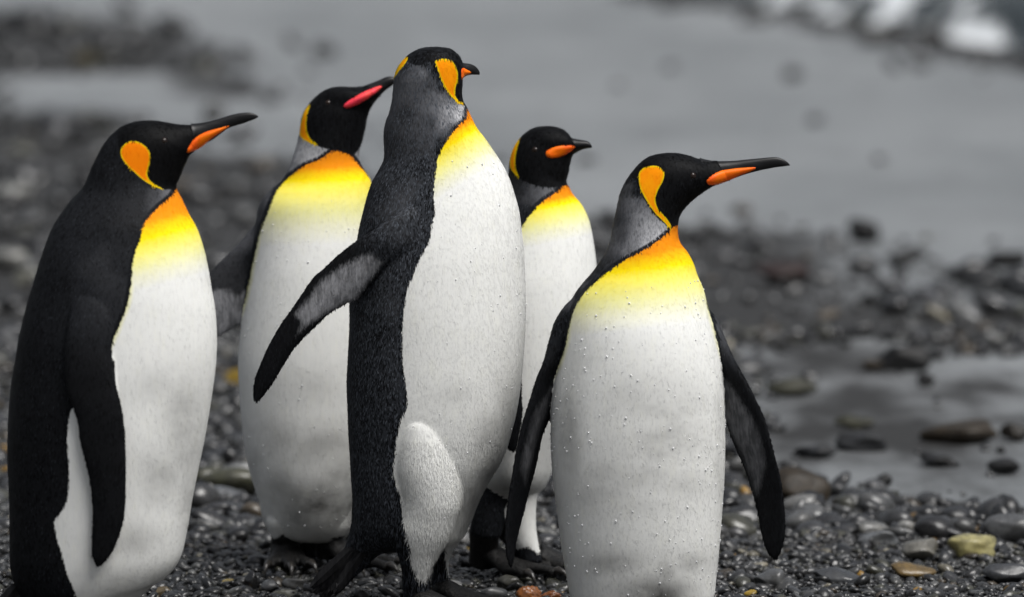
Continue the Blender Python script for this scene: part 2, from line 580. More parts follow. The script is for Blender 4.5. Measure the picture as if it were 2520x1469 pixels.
def scatter(name, xs, ys, size, label, flat=(0.35, 0.6), sink=0.25, tilt=0.35, pal=None, bright=1.0):
    n = len(xs)
    r = rng
    a = size * r.uniform(0.8, 1.25, n) / 2; b = size * r.uniform(0.55, 0.95, n) / 2
    c = size * r.uniform(flat[0], flat[1], n) / 2
    rz = r.uniform(0, 2 * math.pi, n); rx = r.normal(0, tilt, n); ry = r.normal(0, tilt, n)
    which = r.integers(0, len(SHAPES), n)
    z0 = ground_z(xs, ys) + c * (1 - 2 * sink) + r.uniform(0, 0.5, n) * c
    pi = r.choice(len(PALETTE), n, p=PWT if pal is None else pal)
    col = PALETTE[pi] * r.uniform(0.6, 1.5, n)[:, None] * bright
    nv = len(I2V)
    base = np.stack(SHAPES)[which]                       # n, nv, 3
    P = base * np.stack([a, b, c], 1)[:, None, :]
    cx, sx = np.cos(rx)[:, None], np.sin(rx)[:, None]
    P = np.stack([P[..., 0], P[..., 1] * cx - P[..., 2] * sx, P[..., 1] * sx + P[..., 2] * cx], -1)
    cy, sy = np.cos(ry)[:, None], np.sin(ry)[:, None]
    P = np.stack([P[..., 0] * cy + P[..., 2] * sy, P[..., 1], -P[..., 0] * sy + P[..., 2] * cy], -1)
    cz, sz = np.cos(rz)[:, None], np.sin(rz)[:, None]
    P = np.stack([P[..., 0] * cz - P[..., 1] * sz, P[..., 0] * sz + P[..., 1] * cz, P[..., 2]], -1)
    P += np.stack([xs, ys, z0], 1)[:, None, :]
    T = (I2F[None] + (np.arange(n) * nv)[:, None, None]).reshape(-1, 3)
    C = np.repeat(np.concatenate([col, np.ones((n, 1))], 1), nv, 0)
    o = big_mesh(name, P.reshape(-1, 3), T, C, M_STONE)
    tag(o, label, 'pebbles', None, 'stuff')
    return o


def sample(n, x0, x1, y0, y1, lo=0.0, spread=1.0):
    x = rng.uniform(x0, x1, n); y = rng.uniform(y0, y1, n)
    s = shingle_amount(x, y)
    keep = s > lo + spread * rng.normal(0, 0.35, n)
    return x[keep], y[keep]


GREYS = PWT * np.array([1, 1, 1, 1, 0.6, 1, 0.7, 0.8, 0, 0.15]); GREYS /= GREYS.sum()
# fine wet gravel round the birds
x, y = sample(34000, -1.35, 1.35, 8.75, 10.35)
scatter('gravel', x, y, np.clip(rng.lognormal(math.log(0.0132), 0.45, len(x)), 0.005, 0.04), 'fine wet dark gravel on the ground around the penguins', bright=0.62)
# shingle bank behind them
x, y = sample(17000, -2.1, 2.1, 10.0, 13.2)
scatter('shingle_bank', x, y, np.clip(rng.lognormal(math.log(0.033), 0.45, len(x)), 0.012, 0.085), 'dark wet rounded shingle stretching back behind the penguins', bright=0.68)
x, y = sample(6500, -4.0, 3.8, 13.0, 19.5, 0.35, 2.2)
keep = (x < 0.2) | (rng.uniform(0, 1, len(x)) < 0.8)
x, y = x[keep], y[keep]
scatter('far_shingle', x, y, np.clip(rng.lognormal(math.log(0.038), 0.5, len(x)), 0.015, 0.12), 'blurred dark shingle far up the beach', pal=GREYS)
x, y = sample(2600, -5.5, 0.5, 19.0, 27, 0.3, 1.2)
scatter('shingle_bar', x, y, np.clip(rng.lognormal(math.log(0.07), 0.5, len(x)), 0.03, 0.18), 'low bar of dark shingle at the upper left of the beach', pal=GREYS, bright=0.6)
x, y = sample(1500, 0.5, 3.4, 21, 29, 0.2, 1.0)
scatter('swash_shingle', x, y, np.clip(rng.lognormal(math.log(0.06), 0.5, len(x)), 0.03, 0.16), 'dark wet shingle along the foot of the breaking wave', pal=GREYS, bright=0.5)  # stones added to darken the strip where the wave face would be
x = rng.uniform(0.8, 3.2, 130); y = rng.uniform(10.4, 12.6, 130)
scatter('sand_pebbles', x, y, np.clip(rng.lognormal(math.log(0.018), 0.5, len(x)), 0.008, 0.05), 'few small pebbles strewn on the wet sand patch', bright=0.8)

# single stones one can point to: (X, Y of foot, width, height, colour, label, extra)
DK, SL, OL, GR, PALE, BR, OC, OR = ((0.016, 0.016, 0.017), (0.040, 0.042, 0.046), (0.050, 0.050, 0.032), (0.075, 0.077, 0.08), (0.17, 0.17, 0.16),
                                    (0.045, 0.034, 0.022), (0.30, 0.20, 0.03), (0.36, 0.12, 0.025))
STONES = [
    (2130, 590, 95, 62, DK, 'dark round rock standing on the far edge of the shingle, right of the beak tip'),
    (1935, 705, 150, 55, (0.04, 0.022, 0.02), 'long reddish black rock lying in the blurred far shingle'),
    (2220, 912, 150, 66, DK, 'largest black rock on the wet sand at right'),
    (2148, 912, 75, 30, BR, 'low brown rock touching the left end of the black rock on the sand'),
    (1945, 975, 125, 46, OL, 'flat olive rock on wet sand just right of the front penguin flipper'),
    (2276, 955, 44, 36, DK, 'small dark stone just below the right end of the black rock'),
    (2098, 1060, 90, 34, OL, 'small olive stone on the wet sand above the slate coloured one'),
    (2120, 1112, 140, 52, SL, 'broad slate coloured stone low on the wet sand'),
    (2010, 1128, 110, 36, SL, 'thin grey slab half sunk in sand nearest the right flipper'),
    (2368, 1092, 175, 56, BR, 'wide brown rock at the edge of the wet sand at right'),
    (2496, 1092, 90, 52, (0.03, 0.025, 0.02), 'dark brown rock cut by the right edge of the photo on the sand'),
    (2312, 1148, 85, 34, DK, 'low black stone beneath the wide brown rock'),
    (2472, 1172, 100, 46, DK, 'black lump of rock beneath the brown rock at the right edge'),
    (2172, 1196, 55, 34, DK, 'lone round black pebble on bare wet sand'),
    (1968, 1258, 155, 108, BR, 'big brown boulder partly behind the front penguin right flipper'),
    (1944, 1262, 44, 40, OC, 'bright yellow stone at the foot of the brown boulder'),
    (2398, 1372, 115, 66, (0.30, 0.27, 0.12), 'smooth yellowish cobble with a pale top at lower right'),
    (2270, 1385, 120, 62, (0.13, 0.125, 0.11), 'pale topped cobble left of the yellowish one'),
    (2494, 1345, 120, 90, GR, 'large grey cobble cut by the right edge beside the yellowish one'),
    (2240, 1430, 100, 44, (0.13, 0.085, 0.03), 'ochre brown stone in front of the pale topped cobble'),
    (2484, 1442, 130, 62, SL, 'dark grey cobble in the lower right corner'),
    (1900, 1455, 92, 46, GR, 'grey domed stone with a bright rain drop on it below the right flipper tip'),
    (2050, 1440, 135, 42, SL, 'flat dark stone right of the grey domed one'),
    (1848, 1472, 34, 18, OC, 'small yellow pebble at the bottom edge beside the front penguin'),
    (2165, 1345, 105, 44, (0.10, 0.105, 0.11), 'grey cobble tilted behind the ochre brown stone'),
    (2180, 1302, 56, 26, (0.22, 0.20, 0.13), 'small cream pebble lying behind the tilted grey cobble'),
    (2300, 1330, 105, 62, DK, 'black cobble behind the pale topped one'),
    (2262, 1305, 22, 14, OC, 'tiny yellow pebble at the left end of the black cobble'),
    (566, 1222, 160, 66, OL, 'large smooth olive cobble between the two left penguins'),
    (592, 1190, 115, 54, (0.15, 0.155, 0.155), 'light grey cobble behind the large olive one'),
    (545, 1240, 125, 36, (0.085, 0.09, 0.098), 'bluish grey cobble in front of the large olive one'),
    (598, 1262, 150, 20, SL, 'thin flat dark slab in front of the bluish grey cobble'),
    (515, 1195, 90, 50, OL, 'olive cobble beside the left penguin belly'),
    (548, 1150, 90, 50, SL, 'slate cobble behind the olive stones between the left penguins'),
    (576, 955, 64, 54, OC, 'blurred yellow stone left of the second penguin belly'),
    (625, 1262, 28, 18, OR, 'small orange pebble beside the second penguin leg'),
    (568, 1318, 58, 40, (0.085, 0.087, 0.082), 'grey domed pebble standing out of the gravel between the left penguins'),
    (592, 1292, 34, 22, GR, 'little grey pebble behind the grey domed one'),
    (500, 1318, 40, 34, OL, 'pointed olive pebble near the left penguin belly'),
    (640, 1345, 58, 26, (0.085, 0.085, 0.078), 'low grey pebble left of the second penguin foot'),
    (534, 1356, 32, 18, (0.15, 0.11, 0.06), 'small tan pebble in the gravel'),
    (497, 1456, 26, 46, SL, 'upright dark pebble with one end in the gravel near the bottom edge'),
    (620, 1456, 42, 48, DK, 'upright black pebble left of two grey ones at the bottom'),
    (728, 1458, 62, 42, (0.09, 0.09, 0.088), 'round grey pebble in front of the second penguin foot'),
    (670, 1462, 52, 34, GR, 'angular grey pebble left of the round grey one'),
    (702, 1478, 74, 28, (0.10, 0.10, 0.075), 'flat olive grey pebble at the bottom edge in front of the round one'),
    (556, 1440, 40, 14, (0.24, 0.18, 0.05), 'thin yellow sliver of stone in the gravel'),
    (400, 1466, 40, 26, (0.12, 0.09, 0.05), 'brown pebble under the left penguin belly'),
    (1308, 1486, 68, 46, OR, 'rough orange stone at the bottom edge left of the front penguin'),
    (1353, 1484, 48, 34, (0.28, 0.09, 0.025), 'smaller orange brown stone against the rough orange one'),
    (1254, 1456, 74, 44, (0.055, 0.054, 0.046), 'dark olive pebble behind the orange stones'),
    (1214, 1474, 66, 34, GR, 'smooth grey pebble left of the orange stones'),
    (1120, 1450, 48, 22, (0.20, 0.20, 0.20), 'pale oval pebble beside the middle penguin leg'),
    (1142, 1346, 48, 34, (0.16, 0.16, 0.16), 'pale grey stone between the middle penguin and the one behind'),
    (1146, 1356, 22, 12, OC, 'yellow pebble against the pale grey stone'),
    (1340, 1330, 60, 28, (0.10, 0.10, 0.095), 'grey cobble behind the back penguin white leg'),
    (28, 500, 95, 52, PALE, 'pale blurred cobble highest of those at the left edge'),
    (66, 560, 80, 40, GR, 'grey blurred cobble against the left penguin back near the top'),
    (24, 668, 120, 56, PALE, 'largest pale cobble at the left edge'),
    (66, 705, 84, 44, (0.13, 0.13, 0.11), 'pale olive cobble beside the left penguin back'),
    (30, 770, 90, 44, DK, 'dark cobble at the left edge below the pale ones'),
    (18, 850, 80, 46, SL, 'slate cobble at the left edge halfway down'),
    (12, 940, 60, 36, GR, 'grey cobble at the left edge beside the penguin lower back'),
    (1950, 200, 52, 30, DK, 'dark out of focus stone alone on the far wet sand below the breaking wave'),
    (1650, 176, 34, 18, SL, 'faint grey blurred pebble on the far sand above the small bird'),
    (1524, 220, 30, 16, SL, 'faint grey blurred pebble left of the other one on the far sand'),
    (2005, 298, 44, 20, SL, 'blurred grey stone on the far sand under the lone dark one'),
    (2165, 398, 30, 15, DK, 'small blurred dark pebble on far sand above the round rock'),
    (2262, 170, 44, 22, DK, 'blurred dark pebble nearest the foot of the breaking wave'),
    (2222, 655, 90, 44, (0.05, 0.05, 0.05), 'grey blurred cobble in the far shingle below the round rock'),
    (2480, 660, 100, 48, DK, 'black blurred cobble in the far shingle at the right edge'),
    (190, 352, 80, 44, DK, 'dark blurred rock left of the left penguin head'),
    (205, 190, 70, 50, (0.05, 0.042, 0.02), 'brownish lump on the far shingle bar at upper left'),
]


def stone(i, X, Y, wpx, hpx, col, label):
    r = np.random.default_rng(500 + i)
    p = ground(X, Y)
    k = p[1] * TW / PW
    a = wpx * k / 2; c = hpx * k / 2 * 1.08; b = max(a * r.uniform(0.6, 0.8), c * 0.8)
    P = stone_shape(I4V, r, 0.22) * np.array([a, b, c])
    t = r.uniform(-0.12, 0.12)
    if 'rough' in label or 'orange brown' in label:
        U = P / np.array([a, b, c])
        P = P * (1 + 0.10 * np.sin(U[:, 0] * 9 + 3 * np.sin(U[:, 1] * 5)) * np.cos(U[:, 2] * 7 + i) + 0.05 * np.sin(U[:, 0] * 23 + U[:, 2] * 19))[:, None]
    P = np.stack([P[:, 0] * math.cos(t) - P[:, 2] * math.sin(t), P[:, 1], P[:, 0] * math.sin(t) + P[:, 2] * math.cos(t)], 1)
    z = float(ground_z(p[0:1], p[1:2])[0]) + c * 0.78
    o = big_mesh('stone', P, I4F, np.tile((*(np.array(col) * (0.6 if Y < 1270 and X > 1700 else 1.0)), 1.0), (len(P), 1)), M_DAMP if Y < 1270 and X > 1700 else M_STONE)
    o.location = (p[0], p[1] + b * 0.6, z)
    tag(o, label, 'stone', 'single stones on the beach')


for i, s in enumerate(STONES):
    stone(i, *s)


# ------------------------------------------------------------------ penguins
def remeshed(parts, voxel, smooth_it):
    V, F, base = [], [], 0
    for v, f in parts:
        V.append(v)
        F += [tuple(a + base for a in q) for q in f]
        base += len(v)
    V = np.concatenate(V)
    me = bpy.data.meshes.new('tmp')
    me.from_pydata([tuple(v) for v in V], [], F)
    bm = bmesh.new(); bm.from_mesh(me)
    bmesh.ops.recalc_face_normals(bm, faces=bm.faces)
    bm.to_mesh(me); bm.free()
    o = bpy.data.objects.new('tmp', me)
    SC.collection.objects.link(o)
    m = o.modifiers.new('r', 'REMESH'); m.mode = 'VOXEL'; m.voxel_size = voxel; m.use_smooth_shade = True
    m = o.modifiers.new('s', 'SMOOTH'); m.factor = 0.5; m.iterations = smooth_it
    dg = bpy.context.evaluated_depsgraph_get()
    dg.update()
    ev = o.evaluated_get(dg)
    m2 = ev.to_mesh()
    nv = len(m2.vertices)
    co = np.empty(nv * 3, np.float32); m2.vertices.foreach_get('co', co)
    no = np.empty(nv * 3, np.float32); m2.vertices.foreach_get('normal', no)
    m2.calc_loop_triangles()
    T = np.empty(len(m2.loop_triangles) * 3, np.int32); m2.loop_triangles.foreach_get('vertices', T)
    ev.to_mesh_clear()
    bpy.data.objects.remove(o); bpy.data.meshes.remove(me)
    return co.reshape(-1, 3).astype(float), no.reshape(-1, 3).astype(float), T.reshape(-1, 3)


def nearest(V, ref):
    kd = kdtree.KDTree(len(ref))
    for i, p in enumerate(ref): kd.insert(p, i)
    kd.balance()
    return np.array([kd.find(v)[2] for v in V])


def box_mask(V, ref, pad):
    lo, hi = ref.min(0) - pad, ref.max(0) + pad
    return ((V > lo) & (V < hi)).all(1)


def foot(parent, hx, hy, hz, heading, length, spread=0.42, leg_top=None):
    """three webbed toes with claws; heading 0 points at the camera, positive turns towards the right"""
    fx, fy = math.sin(heading), -math.cos(heading)
    parts, claws = [], []
    tips = []

    def tube(P, R, seg=12, squash=0.75):
        P = np.array(P, float); V = []; F = []
        for i, p in enumerate(P):
            d = P[min(i + 1, len(P) - 1)] - P[max(i - 1, 0)]
            d /= max(np.linalg.norm(d), 1e-9)
            s = np.cross(d, [0, 0, 1.]); s /= max(np.linalg.norm(s), 1e-9)
            u = np.cross(s, d)
            for j in range(seg):
                a = 2 * math.pi * j / seg
                V.append(p + s * math.cos(a) * R[i] + u * math.sin(a) * R[i] * squash)
        n = len(P)
        for i in range(n - 1):
            for j in range(seg):
                F.append((i * seg + j, i * seg + (j + 1) % seg, (i + 1) * seg + (j + 1) % seg, (i + 1) * seg + j))
        V = np.array(V)
        V = np.vstack([V, V[:seg].mean(0), V[-seg:].mean(0)])
        for j in range(seg):
            F.append((n * seg, (j + 1) % seg, j)); F.append((n * seg + 1, (n - 1) * seg + j, (n - 1) * seg + (j + 1) % seg))
        return V, F

    for q, (da, ls) in enumerate(((-spread, 0.86), (0, 1.0), (spread, 0.86))):
        a = heading + da
        dx, dy = math.sin(a), -math.cos(a)
        L = length * ls
        ts = np.linspace(0, 1, 9)
        P = [(hx + dx * L * t, hy + dy * L * t, hz + 0.026 * (1 - t) ** 1.3 + 0.012 + 0.004 * math.sin(t * 9)) for t in ts]
        R = [0.019 - 0.008 * t + 0.0022 * math.sin(t * 12 + q) for t in ts]
        parts.append(tube(P, R))
        tips.append(np.array(P[6]))
        e = np.array(P[-1])
        claws.append(tube([e + np.array([dx, dy, 0]) * s * 0.030 + np.array([0, 0, 0.004 + 0.004 * math.sin(s * 3) - 0.016 * s * s]) for s in (-0.2, 0.2, 0.6, 1.0)],
                          [0.0075, 0.0068, 0.0045, 0.0008], 8, 1.0))
    heel = np.array([hx, hy, hz + 0.022])
    for a, b in ((0, 1), (1, 2)):                       # webs
        w_ = []
        for t in np.linspace(0.0, 1, 6):
            p, q_ = heel + (tips[a] - heel) * t, heel + (tips[b] - heel) * t
            w_.append([p + (q_ - p) * s - np.array([0, 0, 0.006 * math.sin(math.pi * s)]) for s in np.linspace(0, 1, 5)])
        w_ = np.array(w_)
        V = np.concatenate([w_.reshape(-1, 3) + [0, 0, 0.002], w_.reshape(-1, 3) - [0, 0, 0.004]])
        F = []; N = 30
        for i in range(5):
            for j in range(4):
                k0 = i * 5 + j
                F.append((k0, k0 + 1, k0 + 6, k0 + 5)); F.append((N + k0, N + k0 + 5, N + k0 + 6, N + k0 + 1))
        rim = [0, 1, 2, 3, 4, 9, 14, 19, 24, 29, 28, 27, 26, 25, 20, 15, 10, 5]
        for i in range(len(rim)):
            p, q_ = rim[i], rim[(i + 1) % len(rim)]
            F.append((p, N + p, N + q_, q_))
        parts.append((V, F))
    if leg_top is not None:                             # scaly shank up into the feathers
        lt = np.array(leg_top, float)
        bx = np.array([hx, hy, hz + 0.02])
        parts.append(tube([lt + (bx - lt) * t for t in np.linspace(0, 1, 6)], [0.026, 0.026, 0.025, 0.025, 0.025, 0.027], 16, 1.0))
    co, no, T = remeshed(parts, 0.0028, 3)
    o = big_mesh('foot', co, T, None, M_FOOT)
    o.parent = parent; o.matrix_parent_inverse = parent.matrix_world.inverted()
    for v, f in claws:
        mesh_obj('claw', v, f, M_CLAW, o)
    return o


class Penguin:
    def __init__(self, y0, label, base_px):
        self.y0 = y0
        self.k = y0 * TW / PW
        b = at(base_px, 1000, y0)
        self.root = bpy.data.objects.new('king_penguin', None)
        SC.collection.objects.link(self.root)
        self.root.empty_display_size = 0.1
        self.root.location = (b[0], y0, 0)
        bpy.context.view_layer.update()
        tag(self.root, label, 'penguin', 'king penguins on the beach')
        self.comps = []

    def add(self, kind, rows, **kw):
        V, F = loft(rows, self.y0)
        self.comps.append((kind, V, F, kw))

    def build(self, white, chest, tones, ear=(), nape=None, front=False, soil=(), tip=0.5, slivers=26000, ear_depth=None,
              voxel=0.0026, limit_back=40, blackpolys=(), hood=None, eardeep=0.0, fluff=None, edge_lemon=0.76):
        k = self.k
        V, N, T = remeshed([(c[1], c[2]) for c in self.comps], voxel, 3)
        P = to_px(V)
        n = len(V)
        depth = (V[:, 1] - self.y0) / k
        facing = -((V - CP) * N).sum(1)
        a_white = sdf(P, smooth_poly(white))
        for bp in blackpolys:
            a_white = np.minimum(a_white, -sdf(P, smooth_poly(bp)))
        if front:
            a_white = np.minimum(a_white, (limit_back - depth))
        a_ear = np.full(n, -20.)
        for e in ear:
            a_ear = np.maximum(a_ear, sdf(P, smooth_poly(e)))
        if ear_depth is not None:
            a_ear = np.minimum(a_ear, ear_depth - depth)
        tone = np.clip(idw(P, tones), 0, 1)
        a_hood = sdf(P, smooth_poly(hood)) if hood else np.full(n, -20.)
        (px, py), (dx, dy), (t1, t2, t3) = chest
        t = (P[:, 0] - px) * dx + (P[:, 1] - py) * dy
        a_chest = np.interp(t, [0, t1, t2, t3], [0.05, 0.22, 0.47, 1.0])
        edge = np.clip(edge_lemon + a_white / 45.0, 0.6, 1.0) + 0.4 * sstep(t, t3 * 1.5, t3 * 2.3)
        a_chest = np.where(t > t2, np.minimum(a_chest, edge), a_chest)
        under = np.full(n, -20.); utone = np.ones(n)
        a_tip = np.full(n, float(tip))
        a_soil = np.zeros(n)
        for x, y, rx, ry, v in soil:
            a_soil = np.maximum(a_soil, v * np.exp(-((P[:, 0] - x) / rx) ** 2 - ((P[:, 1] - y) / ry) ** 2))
        ref_body = self.comps[0][1]
        for kind, cv, cf, kw in self.comps[1:]:
            idx = np.where(box_mask(V, cv, 0.012))[0]
            if not len(idx): continue
            d = nearest(V[idx], cv) - nearest(V[idx], ref_body)
            m = -d / k                                    # outline units, positive = on this limb
            if kind == 'flipper':
                on = sstep(m, -10, 10)
                q0 = cv[:88 * 18].mean(0); q1 = cv[88 * 45:88 * 54].mean(0)
                along = ((V[idx] - q0) @ (q1 - q0)) / ((q1 - q0) @ (q1 - q0))
                on = on * sstep(along, 0.15, 0.75)
                a_white[idx] = np.minimum(a_white[idx], -m * 1.5)
                tone[idx] = tone[idx] * (1 - on) + kw.get('tone', 0.07) * on
                a_tip[idx] = a_tip[idx] * (1 - on) + 0.08 * on
                a_ear[idx] = np.minimum(a_ear[idx], -m)
                if 'grey' in kw:
                    g = sdf(P[idx], smooth_poly(kw['grey']))
                    g = np.where(facing[idx] > 0, g, -20)
                    under[idx] = np.maximum(under[idx], np.minimum(g, m * 2))
                    utone[idx] = kw.get('gtone', 1.0)
            elif kind == 'leg':
                g = sdf(P[idx], smooth_poly(kw['white'])) if 'white' in kw else np.full(len(idx), -20.)
                sel = m > 0
                a_white[idx[sel]] = g[sel]
                a_chest[idx[sel]] = 1.0
                if kw.get('plain'): continue
                tone[idx[sel]] = kw.get('tone', 0.05)
        # ---- short feathers lying on the skin give the edges and the sheen their grain
        fv = np.full(n, 0.62)
        pick = rng.choice(n, slivers)
        if fluff:
            x0_, x1_, y0_, y1_, cnt = fluff
            cand = np.where((P[:, 0] > x0_) & (P[:, 0] < x1_) & (P[:, 1] > y0_) & (P[:, 1] < y1_) & (N[:, 1] < 0.5))[0]
            pick = np.concatenate([pick, rng.choice(cand, cnt)])
        slivers = len(pick)
        root = V[pick]; nn = N[pick]
        down = np.tile(np.array([0.0, 0.0, -1.0]), (slivers, 1)) + rng.normal(0, 0.22, (slivers, 3))
        tt = down - nn * (down * nn).sum(1)[:, None]
        tl = np.linalg.norm(tt, axis=1)
        ok = tl > 0.25
        root, nn, tt, pick = root[ok], nn[ok], tt[ok] / tl[ok][:, None], pick[ok]
        sd = np.cross(tt, nn)
        m_ = len(root)
        pale = sstep(np.maximum(a_white, a_ear)[pick], -2, 4)
        ln = rng.uniform(0.0035, 0.0075, m_) * (1 - 0.15 * pale); wd = rng.uniform(0.0006, 0.0011, m_) * (1 - 0.35 * pale)
        fl = self.feather_len(P[pick]) if hasattr(self, 'feather_len') else np.ones(m_)
        ln = ln * fl
        lift = ln * rng.uniform(0.05, 0.20, m_) * (1 - 0.45 * pale)
        lift = np.where(fl > 1.3, ln * rng.uniform(0.08, 0.22, m_), lift)
        A = root - sd * wd[:, None] + nn * 0.0002; B = root + sd * wd[:, None] + nn * 0.0002
        mid = root + tt * (ln * 0.5)[:, None] + nn * (lift * 0.7)[:, None]
        C1 = mid - sd * (wd * 0.8)[:, None]; C2 = mid + sd * (wd * 0.8)[:, None]
        D = root + tt * ln[:, None] + nn * lift[:, None]
        SV = np.stack([A, B, C1, C2, D], 1).reshape(-1, 3)
        b0 = n + np.arange(m_) * 5
        ST = np.concatenate([np.stack([b0, b0 + 1, b0 + 3], 1), np.stack([b0, b0 + 3, b0 + 2], 1), np.stack([b0 + 2, b0 + 3, b0 + 4], 1)])
        VV = np.vstack([V, SV]); TT = np.vstack([T, ST])
        NN = np.vstack([N, np.repeat(nn, 5, 0)])
        rep = lambda a: np.concatenate([a, np.repeat(a[pick], 5)])
        body = big_mesh('body', VV, TT, None, M_PLUM)
        body.data.normals_split_custom_set_from_vertices([tuple(v) for v in NN])
        vals = dict(white=np.clip(rep(a_white), -20, 20) / 20, ear=np.clip(rep(a_ear), -20, 20) / 20, under=np.clip(rep(under), -20, 20) / 20,
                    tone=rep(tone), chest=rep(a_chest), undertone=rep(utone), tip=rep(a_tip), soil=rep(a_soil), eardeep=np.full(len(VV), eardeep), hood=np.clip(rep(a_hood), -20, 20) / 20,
                    fvar=np.concatenate([fv, np.repeat(rng.uniform(0, 1, m_), 5)]))
        for nm, v in vals.items():
            body.data.attributes.new(nm, 'FLOAT', 'POINT').data.foreach_set('value', v.astype(np.float32))
        body.parent = self.root
        body.matrix_parent_inverse = self.root.matrix_world.inverted()
        self.body = body
        self.V, self.N, self.T, self.P = V, N, T, P
        self.bvh = BVHTree.FromPolygons([tuple(v) for v in V], [tuple(int(i) for i in t) for t in T])
        self.aw = a_white
        self.chest = a_chest
        return body

    def beak(self, rows, plate=None, pink=False, far_side=False):
        # upper and lower mandible as one horn, with the cutting edge as a groove
        V, F = loft(rows, self.y0, 48, 8)
        o = mesh_obj('beak', V, F, M_BEAK, self.root)
        if plate is not None:
            bv = BVHTree.FromPolygons([tuple(v) for v in V], [tuple(f) for f in F])
            for side in ((1, -1) if far_side else (1,)):
                self.plate(plate, bv, o, M_PLATE_PINK if pink else M_PLATE, side)
        return o

    def plate(self, poly, bv, parent, mat, side):
        sp = smooth_poly(poly, 4)
        lo, hi = sp.min(0), sp.max(0)
        ang = math.atan2(sp[np.argmax(sp[:, 0])][1] - sp[np.argmin(sp[:, 0])][1], hi[0] - lo[0])
        bm = bmesh.new()
        vs = [bm.verts.new((p[0], p[1], 0)) for p in sp]
        f = bm.faces.new(vs)
        bmesh.ops.triangulate(bm, faces=[f])
        for _ in range(4):
            lng = [e for e in bm.edges if e.calc_length() > 5.0]
            if not lng: break
            bmesh.ops.subdivide_edges(bm, edges=lng, cuts=1)
            bmesh.ops.triangulate(bm, faces=bm.faces)
        bm.verts.index_update()
        Q = np.array([v.co[:2] for v in bm.verts]); FF = [tuple(v.index for v in f.verts) for f in bm.faces]
        bm.free()
        d = np.clip(sdf(Q, sp), 0, None)
        out = []
        last = None
        for (X, Y), dd in zip(Q, d):
            r = ray(X, Y); r = r / np.linalg.norm(r)
            org = CP if side == 1 else CP + r * (self.y0 + 1.0)
            dr = r if side == 1 else -r
            best = None
            for b in (bv, self.bvh):
                h = b.ray_cast(Vector(org), Vector(dr))
                if h[0] is not None and (best is None or h[3] < best): best = h[3]
            if best is None: best = last if last is not None else np.linalg.norm(at(X, Y, self.y0) - org)
            last = best
            lift = -0.0012 + 0.0042 * min(1.0, dd / 7.0) ** 0.6
            out.append(org + dr * (best - lift))
        o = mesh_obj('mandible_plate', out, FF, mat, parent)
        m = o.modifiers.new('solid', 'SOLIDIFY'); m.thickness = 0.002; m.offset = 0
        return o

    def eye(self, X, Y, r=0.0062):
        d = ray(X, Y); d /= np.linalg.norm(d)
        h = self.bvh.ray_cast(Vector(CP), Vector(d))
        if h[0] is None: return
        V, F = ico(3)
        return mesh_obj('eye', V * r + np.array(h[0]) + np.array(h[1]) * -0.0042, F, M_EYE, self.root)

    def drops(self, count, lo=(0, 0), hi=(9999, 9999)):
        ok = np.where((self.aw > 4) & (self.chest > 0.6) & (self.N[:, 1] < 0.25) & (self.P[:, 0] > lo[0]) & (self.P[:, 0] < hi[0]) & (self.P[:, 1] > lo[1]) & (self.P[:, 1] < hi[1]))[0]
        pick = rng.choice(ok, count)
        V0, F0 = ico(2)
        r = np.clip(rng.lognormal(math.log(0.00085), 0.35, count), 0.0005, 0.0016)
        P = V0[None] * r[:, None, None] * np.array([1, 1, 1.25]) + (self.V[pick] + self.N[pick] * r[:, None] * 0.35)[:, None]
        T = (F0[None] + (np.arange(count) * len(V0))[:, None, None]).reshape(-1, 3)
        o = big_mesh('rain_drops', P.reshape(-1, 3), T, None, M_DROP)
        o.parent = self.root; o.matrix_parent_inverse = self.root.matrix_world.inverted()
        o['kind'] = 'stuff'

    def tail(self, root_px, tip_px, spread_px, n=9, off=0):
        """stiff narrow feathers fanned from the rump"""
        V, F = [], []
        y = self.y0 + off * self.k
        a = at(*root_px, y); b = at(*tip_px, y)
        ax = b - a
        for i in range(n):
            s = (i / (n - 1) - 0.5)
            e = b + np.array([spread_px * self.k * s, 0.05 * abs(s) * 0.6 * (1 if i % 2 else -1), 0.012 * rng.uniform(-1, 1) + abs(s) * 0.02])
            st = a + np.array([spread_px * self.k * 0.55 * s, 0.03 * (i % 3 - 1) * 0.5, 0])
            sd = np.cross(e - st, [0, 1, 0]); sd /= np.linalg.norm(sd)
            q = []
            for t, w_ in ((0, 0.008), (0.4, 0.0095), (0.75, 0.0085), (0.93, 0.005), (1.0, 0.0008)):
                p = st + (e - st) * t
                q.append([p - sd * w_, p + np.array([0, -0.003, 0]), p + sd * w_, p + np.array([0, 0.003, 0])])
            base = len(V)
            for r4 in q: V += [tuple(x) for x in r4]
            for j in range(len(q) - 1):
                for m in range(4):
                    F.append((base + 4 * j + m, base + 4 * j + (m + 1) % 4, base + 4 * j + 4 + (m + 1) % 4, base + 4 * j + 4 + m))
            F.append((base, base + 1, base + 2, base + 3)); F.append((base + 16, base + 17, base + 18, base + 19))
        return mesh_obj('tail', V, F, M_TAIL, self.root, smooth=False)


